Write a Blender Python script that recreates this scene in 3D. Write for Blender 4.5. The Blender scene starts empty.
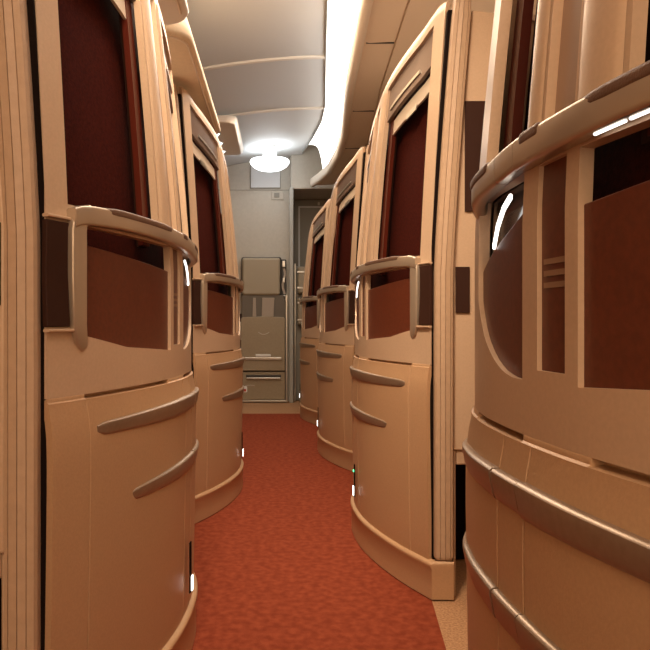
import bpy, bmesh, math, random
from mathutils import Vector, Matrix
random.seed(4)
SC = bpy.context.scene
COL = SC.collection
F = 700.0; EYE = 0.75; VX, VY = 280.0, 322.0

# ---------------------------------------------------------------- camera
cd = bpy.data.cameras.new('camera'); cam = bpy.data.objects.new('camera', cd); COL.objects.link(cam)
cam.location = (0, 0, EYE); cam.rotation_euler = (math.pi/2, 0, 0)
cd.sensor_width = 36; cd.sensor_fit = 'HORIZONTAL'; cd.lens = 36*F/650
cd.shift_x = (325-VX)/650; cd.shift_y = (VY-325)/650; cd.clip_start = 0.02
SC.camera = cam
# ---------------------------------------------------------------- world + exposure
w = bpy.data.worlds.new('world'); SC.world = w; w.use_nodes = True
w.node_tree.nodes['Background'].inputs[0].default_value = (1.0, .8, .6, 1)
w.node_tree.nodes['Background'].inputs[1].default_value = 0.05
SC.view_settings.view_transform = 'Standard'; SC.view_settings.look = 'None'
SC.view_settings.gamma = 1; SC.view_settings.use_curve_mapping = False
SC.view_settings.exposure = 0.0
# ---------------------------------------------------------------- area lamps; aisle, rear and suite ones are added fill
def area(name, loc, rot, sx, sy, power, col, spread=None):
    l = bpy.data.lights.new(name, 'AREA'); l.shape = 'RECTANGLE'; l.size = sx; l.size_y = sy
    l.energy = power; l.color = col
    if spread: l.spread = spread
    o = bpy.data.objects.new(name, l); COL.objects.link(o); o.location = loc; o.rotation_euler = rot
    return o
WARM = (1.0, .70, .47)
area('aisle_fill', (-.02, -.35, 2.15), (math.radians(14), 0, 0), .5, 1.6, 15, (1, .64, .38))  # unseen warm fill, added above the aisle
area('aisle_fill', (-.02, 2.9, 2.2), (0, 0, 0), .3, 1.8, 22, (1, .76, .54))
area('aisle_fill', (-.05, 5.0, 2.2), (0, 0, 0), .4, 1.0, 13, (1, .76, .54))
area('aisle_fill', (-.12, .95, 2.1), (math.radians(38), 0, math.radians(-22)), .25, .25, 7, (1, .76, .53), math.radians(75))  # added fill aimed at the middle right suite to brighten it
area('rear_fill', (-.02, -1.5, 1.25), (math.radians(86), 0, 0), 1.0, 1.2, 20, (1, .68, .41))  # unseen fill added behind the camera, shining forward
area('suite_fill', (-.72, 2.3, 1.15), (math.pi, 0, 0), .35, .8, 2.2, WARM)  # added upward fill, brightens the bin undersides; no fixture here
area('suite_fill', (.85, 3.0, 1.2), (math.pi, 0, 0), .35, 1.6, 4.5, WARM)
area('suite_fill', (.95, .9, 1.2), (math.pi, 0, 0), .3, .6, 1.2, WARM)
area('window_side_lamp', (-.95, 1.9, 2.05), (0, 0, 0), .4, 3.0, 1.5, WARM)
area('window_side_lamp', (1.15, 1.5, 1.95), (0, 0, 0), .4, 3.0, 3, WARM)

# ---------------------------------------------------------------- materials
def mat(name, col, rough=.5, metal=0, noise=0, nscale=60, bump=0, bscale=300, emit=0, coat=0, spec=.5, col2=None):
    m = bpy.data.materials.new(name); m.use_nodes = True; nt = m.node_tree; b = nt.nodes['Principled BSDF']
    b.inputs['Base Color'].default_value = (*col, 1); b.inputs['Roughness'].default_value = rough
    b.inputs['Metallic'].default_value = metal; b.inputs['Coat Weight'].default_value = coat
    b.inputs['Specular IOR Level'].default_value = spec
    tc = nt.nodes.new('ShaderNodeTexCoord')
    if noise or col2:
        n = nt.nodes.new('ShaderNodeTexNoise'); n.inputs['Scale'].default_value = nscale; n.inputs['Detail'].default_value = 6
        r = nt.nodes.new('ShaderNodeMix'); r.data_type = 'RGBA'
        a = [max(0, c*(1-noise)) for c in col]; c2 = col2 or [min(1, c*(1+noise)) for c in col]
        r.inputs[6].default_value = (*a, 1); r.inputs[7].default_value = (*c2, 1)
        mr = nt.nodes.new('ShaderNodeMapRange'); mr.inputs[1].default_value = .35; mr.inputs[2].default_value = .65
        nt.links.new(tc.outputs['Object'], n.inputs['Vector']); nt.links.new(n.outputs['Fac'], mr.inputs[0])
        nt.links.new(mr.outputs[0], r.inputs[0]); nt.links.new(r.outputs[2], b.inputs['Base Color'])
    if bump:
        n = nt.nodes.new('ShaderNodeTexNoise'); n.inputs['Scale'].default_value = bscale; n.inputs['Detail'].default_value = 3
        bp = nt.nodes.new('ShaderNodeBump'); bp.inputs['Strength'].default_value = bump; bp.inputs['Distance'].default_value = .002
        nt.links.new(tc.outputs['Object'], n.inputs['Vector']); nt.links.new(n.outputs['Fac'], bp.inputs['Height'])
        nt.links.new(bp.outputs['Normal'], b.inputs['Normal'])
    if emit:
        b.inputs['Emission Color'].default_value = (*col, 1); b.inputs['Emission Strength'].default_value = emit
    return m
M = {}
M['shell'] = mat('champagne_shell', (.50, .315, .18), .42, .1, noise=.04, nscale=250, bump=.12, bscale=500)
M['frame'] = mat('champagne_frame', (.58, .42, .29), .36, .15, noise=.03, nscale=200)
M['pad'] = mat('padded_leather', (.47, .325, .215), .5, bump=.2, bscale=350, noise=.04)
M['bumper'] = mat('bronze_bumper', (.33, .25, .185), .33, .55, noise=.05, nscale=120)
M['rail'] = mat('satin_rail', (.50, .42, .33), .30, .6)
M['insert'] = mat('rail_leather', (.13, .07, .045), .45, bump=.3, bscale=500)
M['block'] = mat('dark_block', (.036, .014, .009), .6, spec=.15)
M['pane'] = mat('bronze_wood_pane', (.115, .026, .011), .38, .0, spec=.35, noise=.12, nscale=120)
M['liner'] = mat('burgundy_fabric', (.042, .0055, .0028), .85, spec=.08, noise=.25, nscale=160, bump=.3, bscale=400)
M['jamb'] = mat('red_wood', (.075, .011, .005), .35, spec=.25)
M['header'] = mat('header_grey', (.20, .145, .12), .3, .4)
M['blind'] = mat('blind_cream', (.55, .46, .36), .5)
M['slotmetal'] = mat('slot_bronze', (.36, .27, .22), .28, .7)
M['black'] = mat('gap_black', (.010, .006, .005), .9, spec=.05)
M['grille'] = mat('grille_beige', (.26, .15, .09), .5)
M['led'] = mat('led_white', (1, .96, .9), .3, emit=3)
M['green'] = mat('led_green', (.1, 1, .35), .3, emit=3)
M['red_carpet'] = mat('red_carpet', (.20, .038, .017), .95, bump=1.0, bscale=500, nscale=45, col2=(.27, .060, .027), noise=.05, spec=.1)
M['tan_carpet'] = mat('tan_carpet', (.42, .24, .13), .95, bump=1.0, bscale=500, nscale=180, noise=.25, spec=.1)
M['ceil'] = mat('ceiling_panel', (.64, .66, .66), .55)
M['trimw'] = mat('seam_trim', (.78, .74, .66), .45)
M['bin'] = mat('bin_beige', (.78, .63, .44), .5, noise=.03)
M['binpale'] = mat('bin_pale', (.84, .76, .65), .4)
M['valance'] = mat('valance_beige', (.80, .68, .54), .45)
M['wall'] = mat('bulkhead_grey', (.47, .44, .38), .6, noise=.03, nscale=40)
M['walldark'] = mat('door_grey', (.25, .24, .205), .6)
M['jsgrey'] = mat('jump_seat_grey', (.31, .25, .165), .5, noise=.05)
M['jscush'] = mat('cushion_grey', (.33, .28, .20), .55, bump=.3, bscale=250)
M['jsdark'] = mat('dark_edge', (.05, .045, .038), .5)
M['jsback'] = mat('seat_back_grey', (.13, .11, .085), .6)
M['steel'] = mat('brushed_steel', (.55, .53, .48), .3, .8)
M['white'] = mat('white_plastic', (.8, .8, .78), .4)
M['placard'] = mat('placard_white', (.62, .63, .64), .5)
M['belt'] = mat('belt_grey', (.36, .30, .24), .7)
M['redtag'] = mat('red_tag', (.5, .05, .03), .5)
M['strip'] = mat('cove_diffuser', (1, .97, .93), .4, emit=3.2)
M['bowl'] = mat('bowl_glass', (.93, .97, 1.0), .3, emit=5.5)

# ---------------------------------------------------------------- helpers
IN_SUITE = False; SIDE = 1
def obj(name, bm, m, parent=None, smooth=True, mods=()):
    bmesh.ops.recalc_face_normals(bm, faces=bm.faces)
    if IN_SUITE and any(k[0] == 'solid' for k in mods):      # open sheets: thicken on the right side
        if sum(f.normal.x*f.calc_area() for f in bm.faces)*-SIDE < 0: bmesh.ops.reverse_faces(bm, faces=bm.faces)
    me = bpy.data.meshes.new(name); bm.to_mesh(me); bm.free()
    if smooth:
        for p in me.polygons: p.use_smooth = True
    if smooth: me.set_sharp_from_angle(angle=math.radians(42))
    me.materials.append(m)
    o = bpy.data.objects.new(name, me); COL.objects.link(o); o.parent = parent
    for k in mods:
        if k[0] == 'solid':
            s = o.modifiers.new('solid', 'SOLIDIFY'); s.thickness = k[1]; s.offset = k[2]
        if k[0] == 'bevel':
            s = o.modifiers.new('bevel', 'BEVEL'); s.width = k[1]; s.segments = k[2]; s.limit_method = 'ANGLE'
            s.angle_limit = math.radians(40); s.harden_normals = True
    if smooth and any(k[0] == 'solid' for k in mods) and not any(k[0] == 'bevel' for k in mods):
        s = o.modifiers.new('split', 'EDGE_SPLIT'); s.split_angle = math.radians(42)
    return o
def tag(o, label=None, cat=None, group=None, kind=None):
    if label: o['label'] = label
    if cat: o['category'] = cat
    if group: o['group'] = group
    if kind: o['kind'] = kind
    return o
def empty(name, loc=(0, 0, 0), rz=0):
    o = bpy.data.objects.new(name, None); o.empty_display_size = .1; COL.objects.link(o)
    o.location = loc; o.rotation_euler = (0, 0, rz); return o
def box(bm, x0, x1, y0, y1, z0, z1):
    vs = [bm.verts.new(p) for p in ((x0,y0,z0),(x1,y0,z0),(x1,y1,z0),(x0,y1,z0),(x0,y0,z1),(x1,y0,z1),(x1,y1,z1),(x0,y1,z1))]
    for f in ((0,1,2,3),(4,5,6,7),(0,1,5,4),(1,2,6,5),(2,3,7,6),(3,0,4,7)): bm.faces.new([vs[i] for i in f])
def bxo(name, b, m, parent=None, bev=.003, seg=2):
    bm = bmesh.new(); box(bm, *b)
    return obj(name, bm, m, parent, mods=(('bevel', bev, seg),) if bev else (), smooth=bool(bev))
def sweep(bm, pts, sec, up=Vector((0,0,1)), cap=True, scales=None):
    """sweep closed section (a=outward, b=up) along pts; frames from list of (pos, outward, upv)"""
    rings = []
    for i, (p, a, b) in enumerate(pts):
        k = scales[i] if scales else 1
        rings.append([bm.verts.new(p + a*u*k + b*v*k) for u, v in sec])
    n = len(sec)
    for r0, r1 in zip(rings, rings[1:]):
        for j in range(n): bm.faces.new((r0[j], r0[(j+1) % n], r1[(j+1) % n], r1[j]))
    if cap: bm.faces.new(rings[0]); bm.faces.new(rings[-1])
def rrect(w, h, r, n=4, cx=0, cy=0):
    out = []
    for k, (sx, sy) in enumerate(((1,1),(-1,1),(-1,-1),(1,-1))):
        for i in range(n+1):
            a = math.pi/2*(k + i/n)
            out.append((cx+sx*(w/2-r)+r*math.cos(a), cy+sy*(h/2-r)+r*math.sin(a)))
    return out
def prism_xz(bm, poly, y0, y1):
    a = [bm.verts.new((x, y0, z)) for x, z in poly]; b = [bm.verts.new((x, y1, z)) for x, z in poly]
    bm.faces.new(a); bm.faces.new(b)
    for i in range(len(poly)): j = (i+1) % len(poly); bm.faces.new((a[i], a[j], b[j], b[i]))
def lerp(tab, x):
    if x <= tab[0][0]: return tab[0][1]
    for (a, b), (c, d) in zip(tab, tab[1:]):
        if x <= c: return b + (d-b)*(x-a)/(c-a)
    return tab[-1][1]

# ---------------------------------------------------------------- the cabin
def struct(name, bm, m, smooth=False, mods=()):
    return tag(obj(name, bm, m, None, smooth, mods), kind='structure')
bm = bmesh.new(); box(bm, -2.2, 2.4, -2.5, 7.6, -.05, 0); struct('floor', bm, M['tan_carpet'])
WY = 6.62
bm = bmesh.new(); box(bm, -2.2, .10, WY, WY+.1, 0, 2.4); struct('wall_front', bm, M['wall'])
bm = bmesh.new(); box(bm, -2.3, -2.2, -2.5, 7.7, 0, 2.4); struct('wall_left', bm, M['bin'])
bm = bmesh.new(); box(bm, 2.4, 2.5, -2.5, 7.7, 0, 2.4); struct('wall_right', bm, M['bin'])
bm = bmesh.new(); box(bm, -2.2, 2.4, -2.6, -2.5, 0, 2.4); struct('wall_back', bm, M['bin'])
bm = bmesh.new(); box(bm, .10, 2.4, 7.4, 7.5, 0, 2.4); struct('wall_recess', bm, M['walldark'])
bm = bmesh.new(); box(bm, .10, 2.4, WY-.12, 7.4, 1.985, 2.4); struct('wall_lintel', bm, M['wall'], mods=(('bevel', .012, 3),))
bm = bmesh.new(); box(bm, .085, .125, WY-.14, WY+.15, 0, 2.0)
struct('trim_1', bm, mat('column_trim', (.36, .36, .33), .5), mods=(('bevel', .008, 3),))
bm = bmesh.new(); box(bm, -2.2, .085, WY-.006, WY, 1.995, 2.0); struct('trim_2', bm, M['walldark'])
# ceiling panels: an arched skin with raised seams
def cz(x): return 2.305 - .075*max(0, (.33-x)/.8)**2
def strip_left(y): return lerp([(-2.5,.12),(1,.18),(2,.2),(3.37,.225),(4.2,.272),(5,.32),(5.4,.318),(5.9,.27),(6.45,.2),(7.4,.2)], y)
bm = bmesh.new(); rows = []
ys = [-2.5 + i*.25 for i in range(40)]
for y in ys:
    xr = strip_left(y); rows.append([bm.verts.new((-2.2+(xr+2.2)*k/30, y, cz(-2.2+(xr+2.2)*k/30) if -2.2+(xr+2.2)*k/30 > -.9 else cz(-.9))) for k in range(31)])
for a, b in zip(rows, rows[1:]):
    for k in range(30): bm.faces.new((a[k], a[k+1], b[k+1], b[k]))
struct('ceiling', bm, M['ceil'], True, (('solid', .02, 1),))
bm = bmesh.new(); box(bm, -2.4, 2.6, -2.7, 7.7, 2.42, 2.46); struct('ceiling_deck', bm, M['wall'])
for i, y in enumerate((.1, 1.1, 2.1, 3.12, 4.09, 5.07)):
    bm = bmesh.new(); xr = strip_left(y)-.003
    pts = []
    for k in range(31):
        x = -.9 + (xr+.9)*k/30
        pts.append((Vector((x, y, cz(x)-.004)), Vector((0, 1, 0)), Vector((0, 0, 1))))
    sweep(bm, pts, rrect(.030, .020, .006, 3))
    struct('trim_%d' % (i+3), bm, M['trimw'], True)
bm = bmesh.new()
sweep(bm, [(Vector((strip_left(y)+.001, y, 2.297)), Vector((1,0,0)), Vector((0,0,1))) for y in [3.0+i*.2 for i in range(18)]], rrect(.008, .012, .003, 2))
struct('trim_9', bm, M['walldark'], True)

# red runner
bm = bmesh.new()
prof = [(-2.4,-.6,.6),(.5,-.6,.385),(1.55,-.6,.375),(1.9,-.6,.41),(2.3,-.6,.6),(5.3,-.6,.6),(5.72,-.6,.6)]
A = [bm.verts.new((l, y, .0015)) for y, l, r in prof]; B = [bm.verts.new((r, y, .0015)) for y, l, r in prof]
for i in range(len(prof)-1): bm.faces.new((A[i], B[i], B[i+1], A[i+1]))
cr = obj('carpet_runner', bm, M['red_carpet'], smooth=False, mods=(('solid', .001, -1),))
tag(cr, 'rust red carpet runner down the middle of the aisle', 'carpet')

# ---------------------------------------------------------------- cove light + right hand bins
def roll_x(y): return lerp([(-2.5,.33),(1,.34),(2.83,.352),(3.9,.39),(4.87,.45),(5.4,.455),(5.9,.42),(6.2,.36),(6.42,.30)], y)
def roll_z(y): return lerp([(-2.5,2.07),(5.0,2.07),(6.42,2.03)], y)
yy = [-2.4+i*.12 for i in range(74)]
yy = [y for y in yy if y <= 6.42] + [6.42]; yd = [y for y in yy if y < 6.2]
lamp = empty('cove_light', (.3, 3, 2.2)); tag(lamp, 'long glowing white cove light beside the grey ceiling panels', 'ceiling light')
bm = bmesh.new(); r = []
for y in yd:
    a, b = strip_left(y)+.004, roll_x(y)
    r.append([bm.verts.new((a+(b-a)*k/9-.3, y-3, 2.30-(2.30-roll_z(y)-.035)*(k/9)**5-2.2)) for k in range(10)])
for p, q in zip(r, r[1:]):
    for k in range(9): bm.faces.new((p[k], p[k+1], q[k+1], q[k]))
obj('diffuser', bm, M['strip'], lamp, mods=(('solid', .004, 1),))
bn = empty('overhead_bin', (.9, 3, 2.05)); tag(bn, 'right hand overhead bin with rounded pale lip beside the cove light', 'overhead bin')
o3 = Vector((.9, 3, 2.05))
bm = bmesh.new(); fr = []
for i, y in enumerate(yy):
    d = Vector((roll_x(min(y+.05, 6.42))-roll_x(y-.05), min(y+.05, 6.42)-(y-.05), 0)).normalized()
    fr.append((Vector((roll_x(y), y, roll_z(y))) - o3, Vector((d.y, -d.x, 0)), Vector((0, 0, 1))))
sweep(bm, fr, rrect(.05, .085, .024, 5))
obj('lip', bm, M['binpale'], bn)
bm = bmesh.new(); r = []
for y in yy:
    x0 = roll_x(y)+.018; z0 = roll_z(y)-.02
    # a groove line follows the bin bottom
    g = x0 + lerp([(0,.15),(3.9,.15),(5,.16),(6.42,.17)], y)
    xs = [(x0,0),(x0+.03,-.006),(g-.006,.0),(g-.004,.014),(g+.004,.014),(g+.006,.0),(g+.3,.03),(2.38,.12)]
    r.append([bm.verts.new((x-.9, y-3, z0+dz-2.05)) for x, dz in xs])
for p, q in zip(r, r[1:]):
    for k in range(len(p)-1): bm.faces.new((p[k], p[k+1], q[k+1], q[k]))
obj('underside', bm, M['valance'], bn, mods=(('solid', .01, 1),))
for y in (1.1, 2.3, 3.25, 4.3, 5.2):
    bm = bmesh.new(); x0 = roll_x(y)
    bmesh.ops.create_cube(bm, size=1, matrix=Matrix.Translation((x0+.098-.9, y-3, roll_z(y)-.0245-2.05)) @ Matrix.Diagonal((.13, .006, .006, 1)))
    obj('seam', bm, M['jsdark'], bn, False)

# left hand bins
def left_bin(y0, y1, m, label, dx=0):
    e = empty('overhead_bin', (-.8+dx, (y0+y1)/2, 1.66))
    tag(e, label, 'overhead bin', 'overhead bins along the window side')
    L = y1-y0
    bm = bmesh.new(); n = 8; r = .09
    corner = [(.515-r+r*math.sin(t), -L/2+r-r*math.cos(t)) for t in [math.pi/2*k/n for k in range(n+1)]]
    out = [(-.9, -L/2)] + corner + [(x, -y) for x, y in reversed(corner)] + [(-.9, L/2)]
    rings = []
    for z, d in ((0, .012), (.004, .004), (.014, 0), (.05, -.008), (.25, -.075), (.44, -.14)):
        rings.append([bm.verts.new((x-(d if d > 0 else -d) if x > 0 else x, y-(d*(1 if y > 0 else -1) if d > 0 else 0), z)) for x, y in out])
    for a, b in zip(rings, rings[1:]):
        for k in range(len(out)): q = (k+1) % len(out); bm.faces.new((a[k], a[q], b[q], b[k]))
    bm.faces.new(rings[0]); bm.faces.new(rings[-1])
    obj('body', bm, m, e)
    bm = bmesh.new(); ins = .022; pts = [Vector((x, y, -.002)) for x, y in [(-.6, -L/2+ins)] + [(cx_-ins*.8, cy_+ins*.8) for cx_, cy_ in corner] + [(.515-ins, L/2-.1)]]
    fr = []
    for i, p in enumerate(pts):
        d = (pts[min(i+1, len(pts)-1)]-pts[max(i-1, 0)]).normalized(); fr.append((p, Vector((d.y, -d.x, 0)), Vector((0, 0, 1))))
    sweep(bm, fr, [(math.cos(t*math.pi/4)*.004, math.sin(t*math.pi/4)*.004) for t in range(8)])
    obj('piping', bm, M['valance'], e)
left_bin(.5, 2.16, M['binpale'], 'pale cream overhead bin at the top left, nearest the camera', .015)
left_bin(2.2, 3.45, M['bin'], 'tan piped overhead bin above the second left suite')

# ---------------------------------------------------------------- the suite prototype
KEYS = [0,.1,.2,.3,.4,.5,.57,.65,.75,.85,.94,1.02,1.3]
PTS = [(0,0),(.1,.045),(.2,.08),(.3,.108),(.4,.128),(.5,.138),(.57,.14),(.65,.137),(.75,.12),(.85,.08),(.92,.012),(.95,-.07),(.95,-.35)]
def plan(p):
    n = len(KEYS); i = 0
    while i < n-2 and p > KEYS[i+1]: i += 1
    def tan(j):
        a, b = max(j-1, 0), min(j+1, n-1)
        return [(PTS[b][k]-PTS[a][k])/(KEYS[b]-KEYS[a]) for k in (0, 1)]
    h = KEYS[i+1]-KEYS[i]; t = (p-KEYS[i])/h; m0, m1 = tan(i), tan(i+1); o = []
    for k in (0, 1):
        o.append((2*t**3-3*t*t+1)*PTS[i][k] + (t**3-2*t*t+t)*h*m0[k] + (-2*t**3+3*t*t)*PTS[i+1][k] + (t**3-t*t)*h*m1[k])
    return o
def plan_n(p):
    a, b = plan(max(p-.002, 0)), plan(p+.002); dy, dd = b[0]-a[0], b[1]-a[1]; l = math.hypot(dy, dd)
    return (-dd/l, dy/l)          # (ny, nd)
def lean(z, p=0):
    k = max(0, z-.86)/.76
    return -.052*k**1.25*(1+.5*min(1, max(0, p-.1)/.4))
def ztop(p): return lerp([(0,1.635),(.03,1.64),(.1,1.60),(.2,1.575),(.3,1.55),(.4,1.52),(.57,1.46),(.7,1.385),(.8,1.31),(.94,1.23),(1.3,1.2)], p)
SIDE = 1
def SP(p, z, off=0):
    y, d = plan(p); ny, nd = plan_n(p); o = off + lean(z, p)
    return Vector((-(d + nd*o)*SIDE, y + ny*o, z))
def OUT(p):
    ny, nd = plan_n(p); return Vector((-nd*SIDE, ny, 0))
def patch(bm, p0, p1, n, zf0, zf1, m, off=0, offf=None):
    r = []
    for i in range(n+1):
        p = p0+(p1-p0)*i/n; a = zf0(p) if callable(zf0) else zf0; b = zf1(p) if callable(zf1) else zf1
        r.append([bm.verts.new(SP(p, a+(b-a)*j/m, off + (offf(p, j/m) if offf else 0))) for j in range(m+1)])
    for a, b in zip(r, r[1:]):
        for j in range(m): bm.faces.new((a[j], a[j+1], b[j+1], b[j]))
def frange(a, b, n): return [a+(b-a)*i/n for i in range(n+1)]
def zb(p): return lerp([(.08,.728),(.2,.705),(.395,.692),(.41,.702),(.475,.702),(.50,.690),(.53,.690),(.56,.694),(.59,.703),(.62,.718),(.65,.738),(.67,.757),(.685,.778)], p)
PEND = 1.28
def grid(bm, cols, rowf, hole):
    """rowf(p)->list of (z,off); hole(pmid, row)->bool"""
    V = [[bm.verts.new(SP(p, z, o)) for z, o in rowf(p)] for p in cols]
    for i in range(len(cols)-1):
        for j in range(len(V[0])-1):
            if not hole((cols[i]+cols[i+1])/2, j): bm.faces.new((V[i][j], V[i][j+1], V[i+1][j+1], V[i+1][j]))
    for v in [v for v in bm.verts if not v.link_faces]: bm.verts.remove(v)

def rail_path(p0, p1, off, zt, n=30):
    return [(SP(p, zt(p), off), OUT(p), Vector((0,0,1))) for p in frange(p0, p1, n)]

def make_suite(side):
    global SIDE, IN_SUITE; SIDE = side; IN_SUITE = True
    e = empty('cabin_suite')
    # base plate
    def brow(p): return [(0.0045,.012),(.03,.012),(.085,.012),(.092,.016),(.099,.016),(.103,.011),(.106,-.002)]
    bm = bmesh.new(); grid(bm, frange(-.0, PEND, 60), brow, lambda p, j: False)
    # turn outwards round the near corner and under the post
    a = [bm.verts.new(SP(0, z, o)) for z, o in brow(0)]
    sp = [bm.verts.new(SP(0, z, 0)*1 + Vector((side*.058, -.022, 0))) for z, o in brow(0)]
    sp2 = [bm.verts.new(Vector((side*.058, .04, z))) for z, o in brow(0)]
    b0 = [bm.verts.new(SP(0, z, o) + Vector((side*.008, -.016, 0))) for z, o in brow(0)]
    for u, v in ((a, b0), (b0, sp), (sp, sp2)):
        for j in range(6): bm.faces.new((u[j], u[j+1], v[j+1], v[j]))
    # close the little shelf below the post
    bm.faces.new((a[5], b0[5], sp[5], sp2[5]))
    bmesh.ops.remove_doubles(bm, verts=bm.verts, dist=.0004)
    obj('base_plate', bm, M['shell'], e, mods=(('bevel', .003, 2),))
    # lower panel
    seams = (.08, .475, .545)
    def groove(p): return -.003 if any(abs(p-s) < .0011 for s in seams) else 0
    def lrow(p):
        out = []
        g = groove(p)
        edge = -.012 if (.08 < p < .375 or .50 < p < .68) else .001
        for z, o in ((.100,.004),(.106,.005),(.14,.006),(.2,.007),(.3,.009),(.42,.011),(.5,.012),(.54,.012),(.575,.011),(.60,.008),(.618,.0045),(.6255,.004),(.6275,edge),(.6315,edge),(.6335,.0)):
            out.append((z, o+(g if z < .62 else 0)))
        return out
    cols = sorted(set(frange(0.004, .9, 72) + frange(.91, PEND, 10) + [s+d for s in seams for d in (-.0022,-.0010,.0010,.0022)] + [.0799,.0801,.3749,.3751,.4999,.5001,.6799,.6801]))
    bm = bmesh.new(); grid(bm, cols, lrow, lambda p, j: False)
    obj('lower_panel', bm, M['shell'], e, mods=(('solid', .012, -1),))
    # upper shell with openings
    MAIN, SLOT, THIRD = (.08,.395), (.416,.470), (.505,.685)
    UM, US, UT = (.048,.335), (.408,.465), (.505,.66)
    edges = [v for q in (MAIN, SLOT, THIRD, UM, US, UT) for v in q]
    cols = sorted(set([round(v, 4) for v in frange(0.004, .9, 56) + edges + frange(.93, PEND, 8)]))
    # drop near duplicates that are not edges
    cc = []
    for c in cols:
        if c not in edges and any(abs(c-x) < .005 for x in edges): continue
        cc.append(c)
    NM = 8
    def urow(p):
        z0 = zb(p); zt = ztop(p); ot = zt-.045
        r = [(.6335, 0), (.65, 0)] + [(z, 0) for z in (z0-.012, z0)]
        r += [(z0+(.905-z0)*k/4, 0) for k in (1,2,3,4)]
        r += [(.935, 0)]
        r += [(.935+(ot-.935)*k/NM, 0) for k in range(1, NM+1)]
        r += [(zt-.03, 0), (zt-.010, -.001), (zt-.002, -.006), (zt, -.014)]
        return r
    def inn(p, q): return q[0] < p < q[1]
    def hole(p, j):
        if 3 <= j <= 6: return inn(p, MAIN) or inn(p, SLOT) or inn(p, THIRD)
        if 8 <= j <= 7+NM: return inn(p, UM) or inn(p, US) or inn(p, UT)
        if j == 7: return False
        return False
    # near lower corner carries the dark block: recess there
    bm = bmesh.new(); grid(bm, cc, urow, hole)
    obj('upper_shell', bm, M['frame'], e, mods=(('solid', .014, -1), ('bevel', .002, 2)))
    # inner lining
    bm = bmesh.new(); patch(bm, .03, 1.2, 40, .64, lambda p: ztop(p)-.02, 10, -.055)
    obj('inner_lining', bm, M['liner'], e, mods=(('solid', .006, -1),))
    # raised column between door and slot
    for q0, q1, w in ((.342, .402, .006), (.471, .502, .004)):
        bm = bmesh.new()
        patch(bm, q0, q1, 14, .945, lambda p: ztop(p)-.05, 12, 0, lambda p, t, q0=q0, q1=q1, w=w: w*math.sin(math.pi*(p-q0)/(q1-q0))**.5 + .0003)
        obj('column_cover', bm, M['frame'], e)
    # jambs of the main opening
    bm = bmesh.new(); patch(bm, .307, .335, 3, .9, lambda p: ztop(p)-.05, 10, -.020)
    obj('door_jamb', bm, M['jamb'], e, mods=(('solid', .012, -1),))
    bm = bmesh.new(); patch(bm, .330, .36, 3, .9, lambda p: ztop(p)-.05, 10, -.034)
    obj('door_jamb', bm, M['block'], e, mods=(('solid', .012, -1),))
    bm = bmesh.new(); patch(bm, .62, .662, 3, .9, lambda p: ztop(p)-.05, 10, -.020)
    obj('door_jamb', bm, M['jamb'], e, mods=(('solid', .012, -1),))
    bm = bmesh.new(); patch(bm, .042, .051, 3, .93, lambda p: ztop(p)-.05, 10, -.006)
    obj('silver_edge', bm, M['rail'], e, mods=(('solid', .008, -1),))
    # header with pull + blind
    def header(q0, q1):
        bm = bmesh.new(); patch(bm, q0-.006, q1+.006, 10, lambda p: ztop(p)-.150, lambda p: ztop(p)-.04, 4, -.008)
        h = obj('blind_header', bm, M['header'], e, mods=(('solid', .012, -1), ('bevel', .002, 2)))
        if q1-q0 > .15:
            bm = bmesh.new(); patch(bm, q0+.06, q1-.03, 8, lambda p: ztop(p)-.128, lambda p: ztop(p)-.118, 1, -.004)
            hp = obj('pull', bm, M['steel'], h, mods=(('solid', .004, -1),))
            bm = bmesh.new(); patch(bm, q0, q1, 10, lambda p: ztop(p)-.205, lambda p: ztop(p)-.16, 2, -.022)
            bl = obj('roller_blind', bm, M['blind'], e, mods=(('solid', .006, -1),))
            bm = bmesh.new(); patch(bm, q0+.09, q0+.15, 5, lambda p: ztop(p)-.217, lambda p: ztop(p)-.20, 2, -.017)
            obj('blind_grip', bm, M['steel'], bl, mods=(('solid', .004, -1),))
    header(*UM); header(*UT)
    # slot filler above the rail (bronze) and lower slot grille
    bm = bmesh.new(); patch(bm, US[0]-.004, US[1]+.004, 6, .93, lambda p: ztop(p)-.05, 10, -.010)
    obj('slot_panel', bm, M['slotmetal'], e, mods=(('solid', .006, -1),))
    bm = bmesh.new(); patch(bm, SLOT[0]-.004, SLOT[1]+.004, 6, .69, .91, 10, -.005)
    sl = obj('slot_pane', bm, M['pane'], e, mods=(('solid', .006, -1),))
    bm = bmesh.new()
    for k in range(3): patch(bm, SLOT[0]+.003, SLOT[1]-.006, 4, .806-k*.0115, .8115-k*.0115, 1, -.0045)
    obj('grille', bm, M['grille'], sl, mods=(('solid', .0006, 1),))
    # lower window panes with slanting top edges
    bm = bmesh.new(); patch(bm, MAIN[0]-.004, MAIN[1]+.004, 14, .685, lambda p: lerp([(.08,.877),(.39,.855)], p), 6, -.006)
    o = obj('window_pane', bm, M['pane'], e, mods=(('solid', .007, -1), ('bevel', .002, 2)))
    o['label'] = 'bronze brown pane of the wide window'
    bm = bmesh.new(); patch(bm, THIRD[0]-.004, THIRD[1]+.004, 10, .685, lambda p: lerp([(.49,.868),(.52,.866),(.55,.856),(.60,.842),(.69,.815)], p), 6, -.006)
    obj('window_pane', bm, M['pane'], e, mods=(('solid', .007, -1), ('bevel', .002, 2)))
    bm = bmesh.new(); patch(bm, THIRD[0]-.004, THIRD[1]+.004, 10, .80, .91, 5, -.016)
    obj('dark_glass', bm, mat('dark_glass', (.02, .012, .01), .12), e, mods=(('solid', .005, -1),))
    # accent light strip under the rail by the third window
    bm = bmesh.new(); pts = [(SP(p, z, -.004), OUT(p), Vector((0,0,1))) for p, z in ((.553,.889),(.575,.880),(.595,.862),(.61,.840))]
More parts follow.
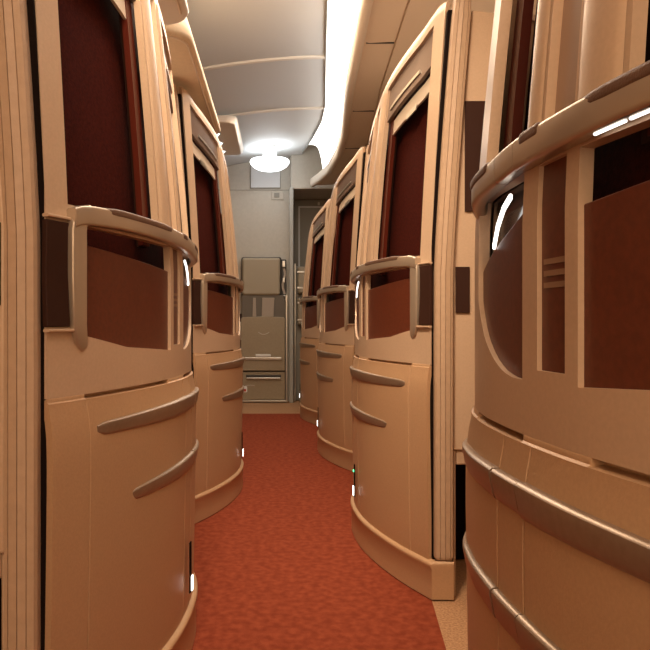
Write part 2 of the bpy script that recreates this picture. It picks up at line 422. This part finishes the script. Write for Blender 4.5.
    sweep(bm, pts, rrect(.004, .007, .0015, 3)); obj('accent_light', bm, M['led'], e)
    # handrail
    def rz(p): return lerp([(.03,.895),(.038,.907),(.05,.916),(.08,.921),(.16,.925),(.3,.925),(.5,.921),(.62,.912),(.70,.900)], p)
    bm = bmesh.new(); sweep(bm, rail_path(.045, .492, .009, rz, 32), rrect(.020, .032, .005, 3))
    rail = obj('handrail', bm, M['rail'], e)
    bm = bmesh.new(); sweep(bm, rail_path(.4935, .545, .009, rz, 8), rrect(.0195, .0315, .005, 3)); obj('rail_segment', bm, M['rail'], rail)
    bm = bmesh.new(); sc = [1-.35*max(0, (p-.66)/.10) for p in frange(.5465, .76, 18)]
    sweep(bm, [(SP(p, rz(p), .009-.02*max(0, (p-.64)/.1)), OUT(p), Vector((0,0,1))) for p in frange(.5465, .76, 18)], rrect(.0195, .0315, .005, 3), scales=sc)
    obj('rail_segment', bm, M['rail'], rail)
    for q0, q1 in ((.085, .402), (.43, .485), (.56,.66)):
        bm = bmesh.new(); n = 20
        fr = [(SP(p, rz(p)+.0105, .0098), OUT(p), Vector((0,0,1))) for p in frange(q0, q1, n)]
        sweep(bm, fr, rrect(.0215, .0145, .005, 4), scales=[min(1, .5+3*min(i, n-i)/n) for i in range(n+1)])
        obj('rail_insert', bm, M['insert'], rail)
    for q0, q1 in ((.26, .320), (.326, .362)):  # thin white emissive strips on the rail underside
        bm = bmesh.new(); sweep(bm, [(SP(p, rz(p)-.0165, .008), OUT(p), Vector((0,0,1))) for p in frange(q0, q1, 6)], rrect(.0035, .0025, .001, 2))
        obj('rail_strip', bm, M['led'], rail)
    # near leg of the rail frame: curves over the top and runs down beside the window
    bm = bmesh.new(); fr = []
    path = [(.085,.9225,.008),(.068,.918,.008),(.060,.908,.008),(.057,.895,.008),(.057,.86,.007),(.058,.82,.006),(.060,.78,.005),(.063,.745,.003),(.070,.722,.001),(.080,.708,-.002)]
    P3 = [SP(p, z, o) for p, z, o in path]
    for i, q in enumerate(P3):
        d = (P3[min(i+1, len(P3)-1)]-P3[max(i-1, 0)]).normalized(); n = OUT(path[i][0]); n = (n-d*n.dot(d)).normalized()
        fr.append((q, n, d.cross(n)))
    sweep(bm, fr, rrect(.016, .034, .004, 3), scales=[.98,1,1,1,1,1,.97,.93,.8,.5]); obj('rail_leg', bm, M['rail'], rail)
    # dark latch block beside it
    bm = bmesh.new(); patch(bm, .0, .045, 5, .742, .905, 8, -.004, lambda p, t: .003*math.sin(math.pi*t)*-1)
    obj('latch_block', bm, M['block'], e, mods=(('solid', .01, 1), ('bevel', .002, 2)))
    for z in (.737, .911):
        bm = bmesh.new(); sweep(bm, [(SP(p, z, .003), OUT(p), Vector((0,0,1))) for p in frange(.0, .050, 5)], rrect(.012, .005, .002, 2)); obj('latch_trim', bm, M['frame'], e)
    # bumpers
    for zc, start in ((.572, .098), (.440, .20)):
        segs = ((start, .4735), (.4775, .5430), (.5470, .80))
        root = None
        for q0, q1 in segs:
            bm = bmesh.new(); n = 22; fr = []; sc = []
            for i, p in enumerate(frange(q0, q1, n)):
                t = i/n
                hgt = 1.0
                if q0 == start: hgt = lerp([(0,.30),(.02,.5),(.06,.62),(.5,.85),(.9,1.0),(1,1.02)], t)
                if q1 == .80: hgt = lerp([(0,.96),(.6,.8),(1,.3)], t)
                if .477 < q0 < .5: hgt = .93
                base = lerp([(.1,.005),(.2,.005),(.42,.008),(.6,.009)], zc)
                fr.append((SP(p, zc + .004*(1-hgt), base+.002*hgt), OUT(p), Vector((0, 0, 1)))); sc.append(hgt)
            sec = [(-.006,-.018),(.001,-.0185),(.0045,-.0165),(.0065,-.011),(.0085,0),(.0105,.010),(.0103,.0150),(.0075,.0178),(.002,.0182),(-.006,.0175)]
            sweep(bm, fr, sec, scales=sc)
            o = obj('bumper_strip' if root is None else 'bumper_segment', bm, M['bumper'], root or e)
            root = root or o
    # floor light and indicator
    bm = bmesh.new(); patch(bm, .497, .512, 3, .150, .262, 6, .0145)
    hs = obj('floor_light', bm, M['black'], e, mods=(('solid', .003, 1), ('bevel', .001, 2)))
    bm = bmesh.new(); patch(bm, .4985, .5105, 3, .155, .188, 3, .0185); obj('lens', bm, M['led'], hs, mods=(('solid', .003, 1), ('bevel', .001, 2)))
    bm = bmesh.new(); patch(bm, .500, .509, 2, .236, .243, 2, .0185); obj('indicator', bm, M['green'], hs, mods=(('solid', .002, 1),))
    # padded edge post
    def pl(z): return side*(-lean(z)*1.0)
    bm = bmesh.new(); sec = []
    sec_x = [0,.003,.013,.0138,.0146,.026,.0268,.0276,.040,.0408,.0416,.047,.050]
    sec_y = [-.004,-.012,-.013,-.010,-.013,-.015,-.011,-.015,-.013,-.010,-.013,-.011,-.003]
    sec = [(.008+x, y-.004) for x, y in zip(sec_x, sec_y)] + [(.058,.03),(.008,.03)]
    rings = []
    for z in [.107,.109,.115,.4,.7,.88,1.0,1.15,1.3,1.45,1.58,1.61,1.625,1.632]:
        k = 1 if .11 < z < 1.6 else (.9 if z < 1.63 and z != .107 else .78)
        rings.append([bm.verts.new((side*(.033+(x-.033)*k) + pl(z), y*k, z)) for x, y in sec])
    for a, b in zip(rings, rings[1:]):
        for j in range(len(sec)): bm.faces.new((a[j], a[(j+1) % len(sec)], b[(j+1) % len(sec)], b[j]))
    bm.faces.new(rings[0]); bm.faces.new(rings[-1])
    obj('edge_post', bm, M['pad'], e, False)
    bm = bmesh.new()
    for z0, z1 in ((.107, .9), (.9, 1.2), (1.2, 1.6)):
        vs = [bm.verts.new((side*x + pl(z), y, z)) for z in (z0, z1) for x, y in ((-.002,.006),(.012,.006),(.012,.05),(-.002,.05))]
        for f in ((0,1,2,3),(4,5,6,7),(0,1,5,4),(1,2,6,5),(2,3,7,6),(3,0,4,7)): bm.faces.new([vs[i] for i in f])
    obj('gap_strip', bm, M['black'], e, False)
    # end panel turned away from the aisle
    bm = bmesh.new()
    prism_xz(bm, [(side*.060,.40),(side*.70,.40),(side*.70,1.45),(side*.45,1.56),(side*(.060+.052),1.60),(side*(.060+.02),1.2),(side*.060,.9)], .004, .034)
    ep = obj('end_panel', bm, M['frame'], e, mods=(('bevel', .006, 3),))
    for z0, z1, l, xe in ((1.05,1.35,.028,.17),(.775,.90,.003,.105)):
        bm = bmesh.new(); prism_xz(bm, [(side*(.064+l),z0),(side*xe,z0),(side*xe,z1),(side*(.064+l),z1)], -.001, .004)
        obj('dark_inset', bm, M['block'], ep, mods=(('bevel', .001, 2),))
    bm = bmesh.new(); box(bm, *sorted((side*.062, side*.070)), .01, .03, 0.0, .40); box(bm, *sorted((side*.07, side*.70)), .01, .03, .36, .40)
    obj('under_frame', bm, M['pad'], ep, mods=(('bevel', .006, 3),))
    bm = bmesh.new(); box(bm, *sorted((side*.0, side*.70)), .30, .32, 0.005, 1.0); obj('inner_dark', bm, M['black'], ep, False)  # black sheet puts the dark of the suite interior in as colour
    return e
def copy_tree(o, parent=None):
    c = o.copy(); COL.objects.link(c)
    if parent: c.parent = parent
    for ch in list(o.children): copy_tree(ch, c)
    return c
G = 'high-walled suites lining the aisle'
spots_r = [(.391,.225,0,'closest suite on the right, cut off by the picture edge, with the broad curved rail'),
           (.41,1.9,0,'cream suite in the middle right, second from the camera, green indicator near its foot'),
           (.372,3.5,0,'third suite back on the right, partly behind the middle right suite'),
           (.312,5.0,0,'smallest suite at the far right end of the aisle near the bulkhead')]
spots_l = [(-.353,1.05,0,'big suite on the left, closest to the camera, running down past the picture bottom'),
           (-.322,2.6,0,'farther suite on the left, standing beside the folded crew seat')]
kill = []
for side, spots in ((1, spots_r), (-1, spots_l)):
    proto = make_suite(side); first = True
    for x, y, r, lab in spots:
        o = proto if first else copy_tree(proto); first = False
        o.location = (x, y, 0); o.rotation_euler.z = math.radians(r)
        tag(o, lab, 'suite', G)
        for c in o.children_recursive:                     # only one suite shows its green dot, only the closest its emissive rail strips
            k = c.name.split('.')[0]
            if (k == 'indicator' and 'green indicator' not in lab) or (k == 'rail_strip' and 'closest suite on the right' not in lab) or (k == 'accent_light' and y > 2.2):
                kill.append(c)

for c in kill: bpy.data.objects.remove(c)
IN_SUITE = False
# ---------------------------------------------------------------- folded crew seat on the bulkhead
JY = WY-.002
js = empty('crew_jump_seat', (-.14, JY, 0)); tag(js, 'grey folded crew jump seat with padded headrest against the front wall', 'seat')
x0, x1 = -.215, .205
bxo('cabinet', (x0, x1-.012, -.12, -.004, .004, 1.0), M['jsback'], js, .006)
bxo('side_rail', (x1-.012, x1+.004, -.135, -.004, .004, 1.0), M['steel'], js, .003)
hr = bxo('headrest', (x0+.004, x1-.064, -.135, -.03, .998, 1.346), M['jscush'], js, .022, 5)
bxo('headrest_shell', (x0-.006, x1-.052, -.10, -.004, .985, 1.356), M['jsdark'], hr, .02, 4)
bxo('harness_bracket', (x1-.055, x1-.006, -.085, -.004, .985, 1.335), M['jsdark'], js, .01, 3)
hb = bxo('inertia_reel', (x1-.045, x1-.014, -.105, -.08, 1.26, 1.32), M['steel'], js, .006, 3)
bxo('buckle', (x1-.04, x1-.02, -.10, -.08, 1.12, 1.16), M['steel'], js, .004)
bxo('buckle', (x1-.035, x1-.012, -.12, -.085, .95, 1.0), M['steel'], js, .004)
bm = bmesh.new(); sweep(bm, [(Vector((x1-.03+.012*math.sin(k*.9), -.092, 1.25-.03*k)), Vector((1,0,0)), Vector((0,1,0))) for k in range(9)], rrect(.022, .003, .001, 2)); obj('harness_strap', bm, M['belt'], js)
for a in (x0+.10, x0+.185):
    bm = bmesh.new(); z = lerp([(x0+.1,.8),(x0+.2,.815)], a)
    prism_xz(bm, [(a, .80), (a+.035 if a < x0+.15 else a+.11, .80), (a+.03 if a < x0+.15 else a+.12, .975), (a+.006, .975)], -.130, -.121)
    obj('harness_strap', bm, M['belt'], js, mods=(('bevel', .003, 2),))
bm = bmesh.new(); poly = [(x0-.006,.30),(x1-.02,.30),(x1-.02,.775)] + [(x1-.02-.02+.02*math.cos(t), .775+.02*math.sin(t)) for t in (.5,1,1.5)] + [((x0+x1)/2,.802)] + [(x0+.014+.02*math.cos(t), .775+.02*math.sin(t)) for t in (1.64,2.2,2.8)] + [(x0-.006,.77)]
prism_xz(bm, poly, -.152, -.121)
sp = obj('folding_seat', bm, M['jsgrey'], js, mods=(('bevel', .005, 3),))
bxo('seat_bar', (x0+.03, x1-.05, -.165, -.150, .40, .425), M['steel'], sp, .005, 3)
bxo('seat_handle', (x0+.13, x0+.27, -.168, -.150, .43, .452), M['white'], sp, .004)
bm = bmesh.new(); sweep(bm, [(Vector((x0+.155+.10*t, -.154, .655-.02*math.sin(math.pi*t))), Vector((0,0,1)), Vector((0,1,0))) for t in frange(0,1,10)], rrect(.006,.004,.001,2)); obj('pull_tab', bm, M['steel'], sp)
dr = bxo('stowage_door', (x0-.006, x1-.02, -.142, -.121, .03, .285), M['jsgrey'], js, .005, 3)
bxo('door_handle', (x0+.04, x1-.055, -.152, -.140, .235, .262), M['jsdark'], dr, .006, 3)
bxo('handle_lip', (x0+.045, x1-.06, -.162, -.150, .222, .238), M['steel'], dr, .005, 3)
bxo('latch', (x0+.012, x0+.052, -.147, -.141, .10, .155), M['white'], dr, .002)
bxo('latch_button', (x0+.022, x0+.042, -.150, -.146, .108, .130), M['redtag'], dr, .001)
bxo('latch_bar', (x0+.03, x0+.12, -.147, -.141, .158, .166), M['steel'], dr, .001)
bxo('kick_strip', (x0-.006, x1-.012, -.14, -.12, .006, .026), M['steel'], js, .003)
bxo('side_clip', (x0-.035, x0-.008, -.09, -.02, .58, .75), M['white'], js, .006)
tag(bxo('wall_kick_panel', (-.9, -.362, WY-.02, WY-.002, .004, .83), mat('dark_wainscot', (.07, .03, .022), .6), None), 'dark brown low panel on the front wall left of the crew seat', 'panel')

# second folded seat seen edge on by the doorway
s2 = empty('crew_jump_seat', (.15, 6.60, 0)); tag(s2, 'narrow grey crew seat seen edge on in the doorway beside the far right suite', 'seat')
bxo('back_frame', (-.0, .30, .06, .14, .004, 1.28), M['walldark'], s2, .006)
for z0, z1 in ((1.02, 1.27), (.72, .98)):
    cu = bxo('cushion', (.015, .095, -.02, .055, z0, z1), M['jscush'], s2, .02, 4)
    for zz in (z0+.05, z1-.05): bxo('cushion_band', (.012, .098, -.024, -.005, zz-.008, zz+.008), M['steel'], cu, .003)
bxo('side_panel', (.11, .30, -.01, .055, .70, 1.27), M['jscush'], s2, .01)
bxo('seat_rail', (-.014, -.002, -.02, .10, .004, 1.30), M['steel'], s2, .003)
bxo('foot', (.03, .14, -.05, .05, .004, .10), M['steel'], s2, .008, 3)

# doorway panel
dp = empty('door_1', (.5, 7.05, 0)); tag(dp, kind='structure')
bxo('door_panel', (-.36, 1.8, 0, .04, 0.004, 1.98), M['walldark'], dp, .004)
bm = bmesh.new(); box(bm, -.315, -.300, -.008, .0, .02, 1.915); box(bm, -.30, 1.4, -.008, 0, 1.90, 1.915); obj('door_frame', bm, M['ceil'], dp, False)
bxo('door_knob', (-.12, -.10, -.02, 0, 1.925, 1.955), M['steel'], dp, .004)

# ---------------------------------------------------------------- wall placards
o = bxo('wall_placard', (-.275, .0, WY-.008, WY-.001, 2.02, 2.235), M['placard'], None, .003); tag(o, 'plain pale square placard on the front wall just under the bowl lamp', 'sign')
bm = bmesh.new()
for b in ((-.283,.008,2.012,2.018),(-.283,.008,2.237,2.243),(-.283,-.277,2.018,2.237),(.002,.008,2.018,2.237)): box(bm, b[0], b[1], WY-.011, WY-.001, b[2], b[3])
obj('border', bm, M['walldark'], o, False)
o = bxo('wall_plate', (-.08, .035, WY-.010, WY-.001, 1.905, 1.985), M['wall'], None, .004); tag(o, 'small grey call button plate on the front wall above the crew seat', 'switch plate')
bxo('button', (-.055, -.005, WY-.014, WY-.009, 1.925, 1.97), M['walldark'], o, .002)

# ---------------------------------------------------------------- bowl lamp
bl = empty('ceiling_lamp', (-.09, 6.12, 2.0)); tag(bl, 'glowing frosted bowl lamp hanging from the ceiling before the front wall', 'lamp')
bm = bmesh.new(); prof = [(.0,.072),(.06,.075),(.11,.088),(.145,.108),(.168,.135),(.172,.15),(.165,.163),(.13,.172),(.07,.178),(0,.18)]
N = 32; rings = [[bm.verts.new((r*math.cos(2*math.pi*k/N), r*math.sin(2*math.pi*k/N), z)) for k in range(N)] for r, z in prof[1:-1]]
for a, b in zip(rings, rings[1:]):
    for k in range(N): bm.faces.new((a[k], a[(k+1) % N], b[(k+1) % N], b[k]))
bm.faces.new(rings[0]); bm.faces.new(rings[-1])
obj('bowl', bm, M['bowl'], bl)
bm = bmesh.new(); bmesh.ops.create_cone(bm, cap_ends=True, segments=24, radius1=.058, radius2=.066, depth=.105, matrix=Matrix.Translation((0, 0, .228))); obj('neck', bm, M['white'], bl, mods=(('bevel', .004, 2),))

# spotlight panel on the left of the ceiling
sl = empty('spotlight_panel', (-.47, 5.45, 2.215)); tag(sl, 'rounded beige ceiling panel with three small spotlights at upper left', 'ceiling light')
bm = bmesh.new(); 
poly = rrect(.30, .98, .07, 5)
a = [bm.verts.new((x, y, -.055 + .03*(.15-x))) for x, y in poly]; b = [bm.verts.new((x*1.12, y*1.03, .0)) for x, y in poly]
bm.faces.new(a); bm.faces.new(b)
for i in range(len(poly)): j = (i+1) % len(poly); bm.faces.new((a[i], a[j], b[j], b[i]))
obj('housing', bm, M['binpale'], sl, mods=(('bevel', .012, 3),))
for k in range(3):
    bm = bmesh.new(); bmesh.ops.create_cone(bm, cap_ends=True, segments=20, radius1=.038, radius2=.05, depth=.02, matrix=Matrix.Translation((-.03, -.2+.27*k, -.056)))
    sp = obj('spotlight', bm, M['led'], sl)
    bm = bmesh.new(); R = 20
    sweep(bm, [(Vector((-.03+.052*math.cos(t), -.2+.27*k+.052*math.sin(t), -.052)), Vector((math.cos(t), math.sin(t), 0)), Vector((0,0,1))) for t in frange(0, 2*math.pi, R)], rrect(.008,.012,.002,2), cap=False)
    obj('bezel', bm, M['steel'], sp)
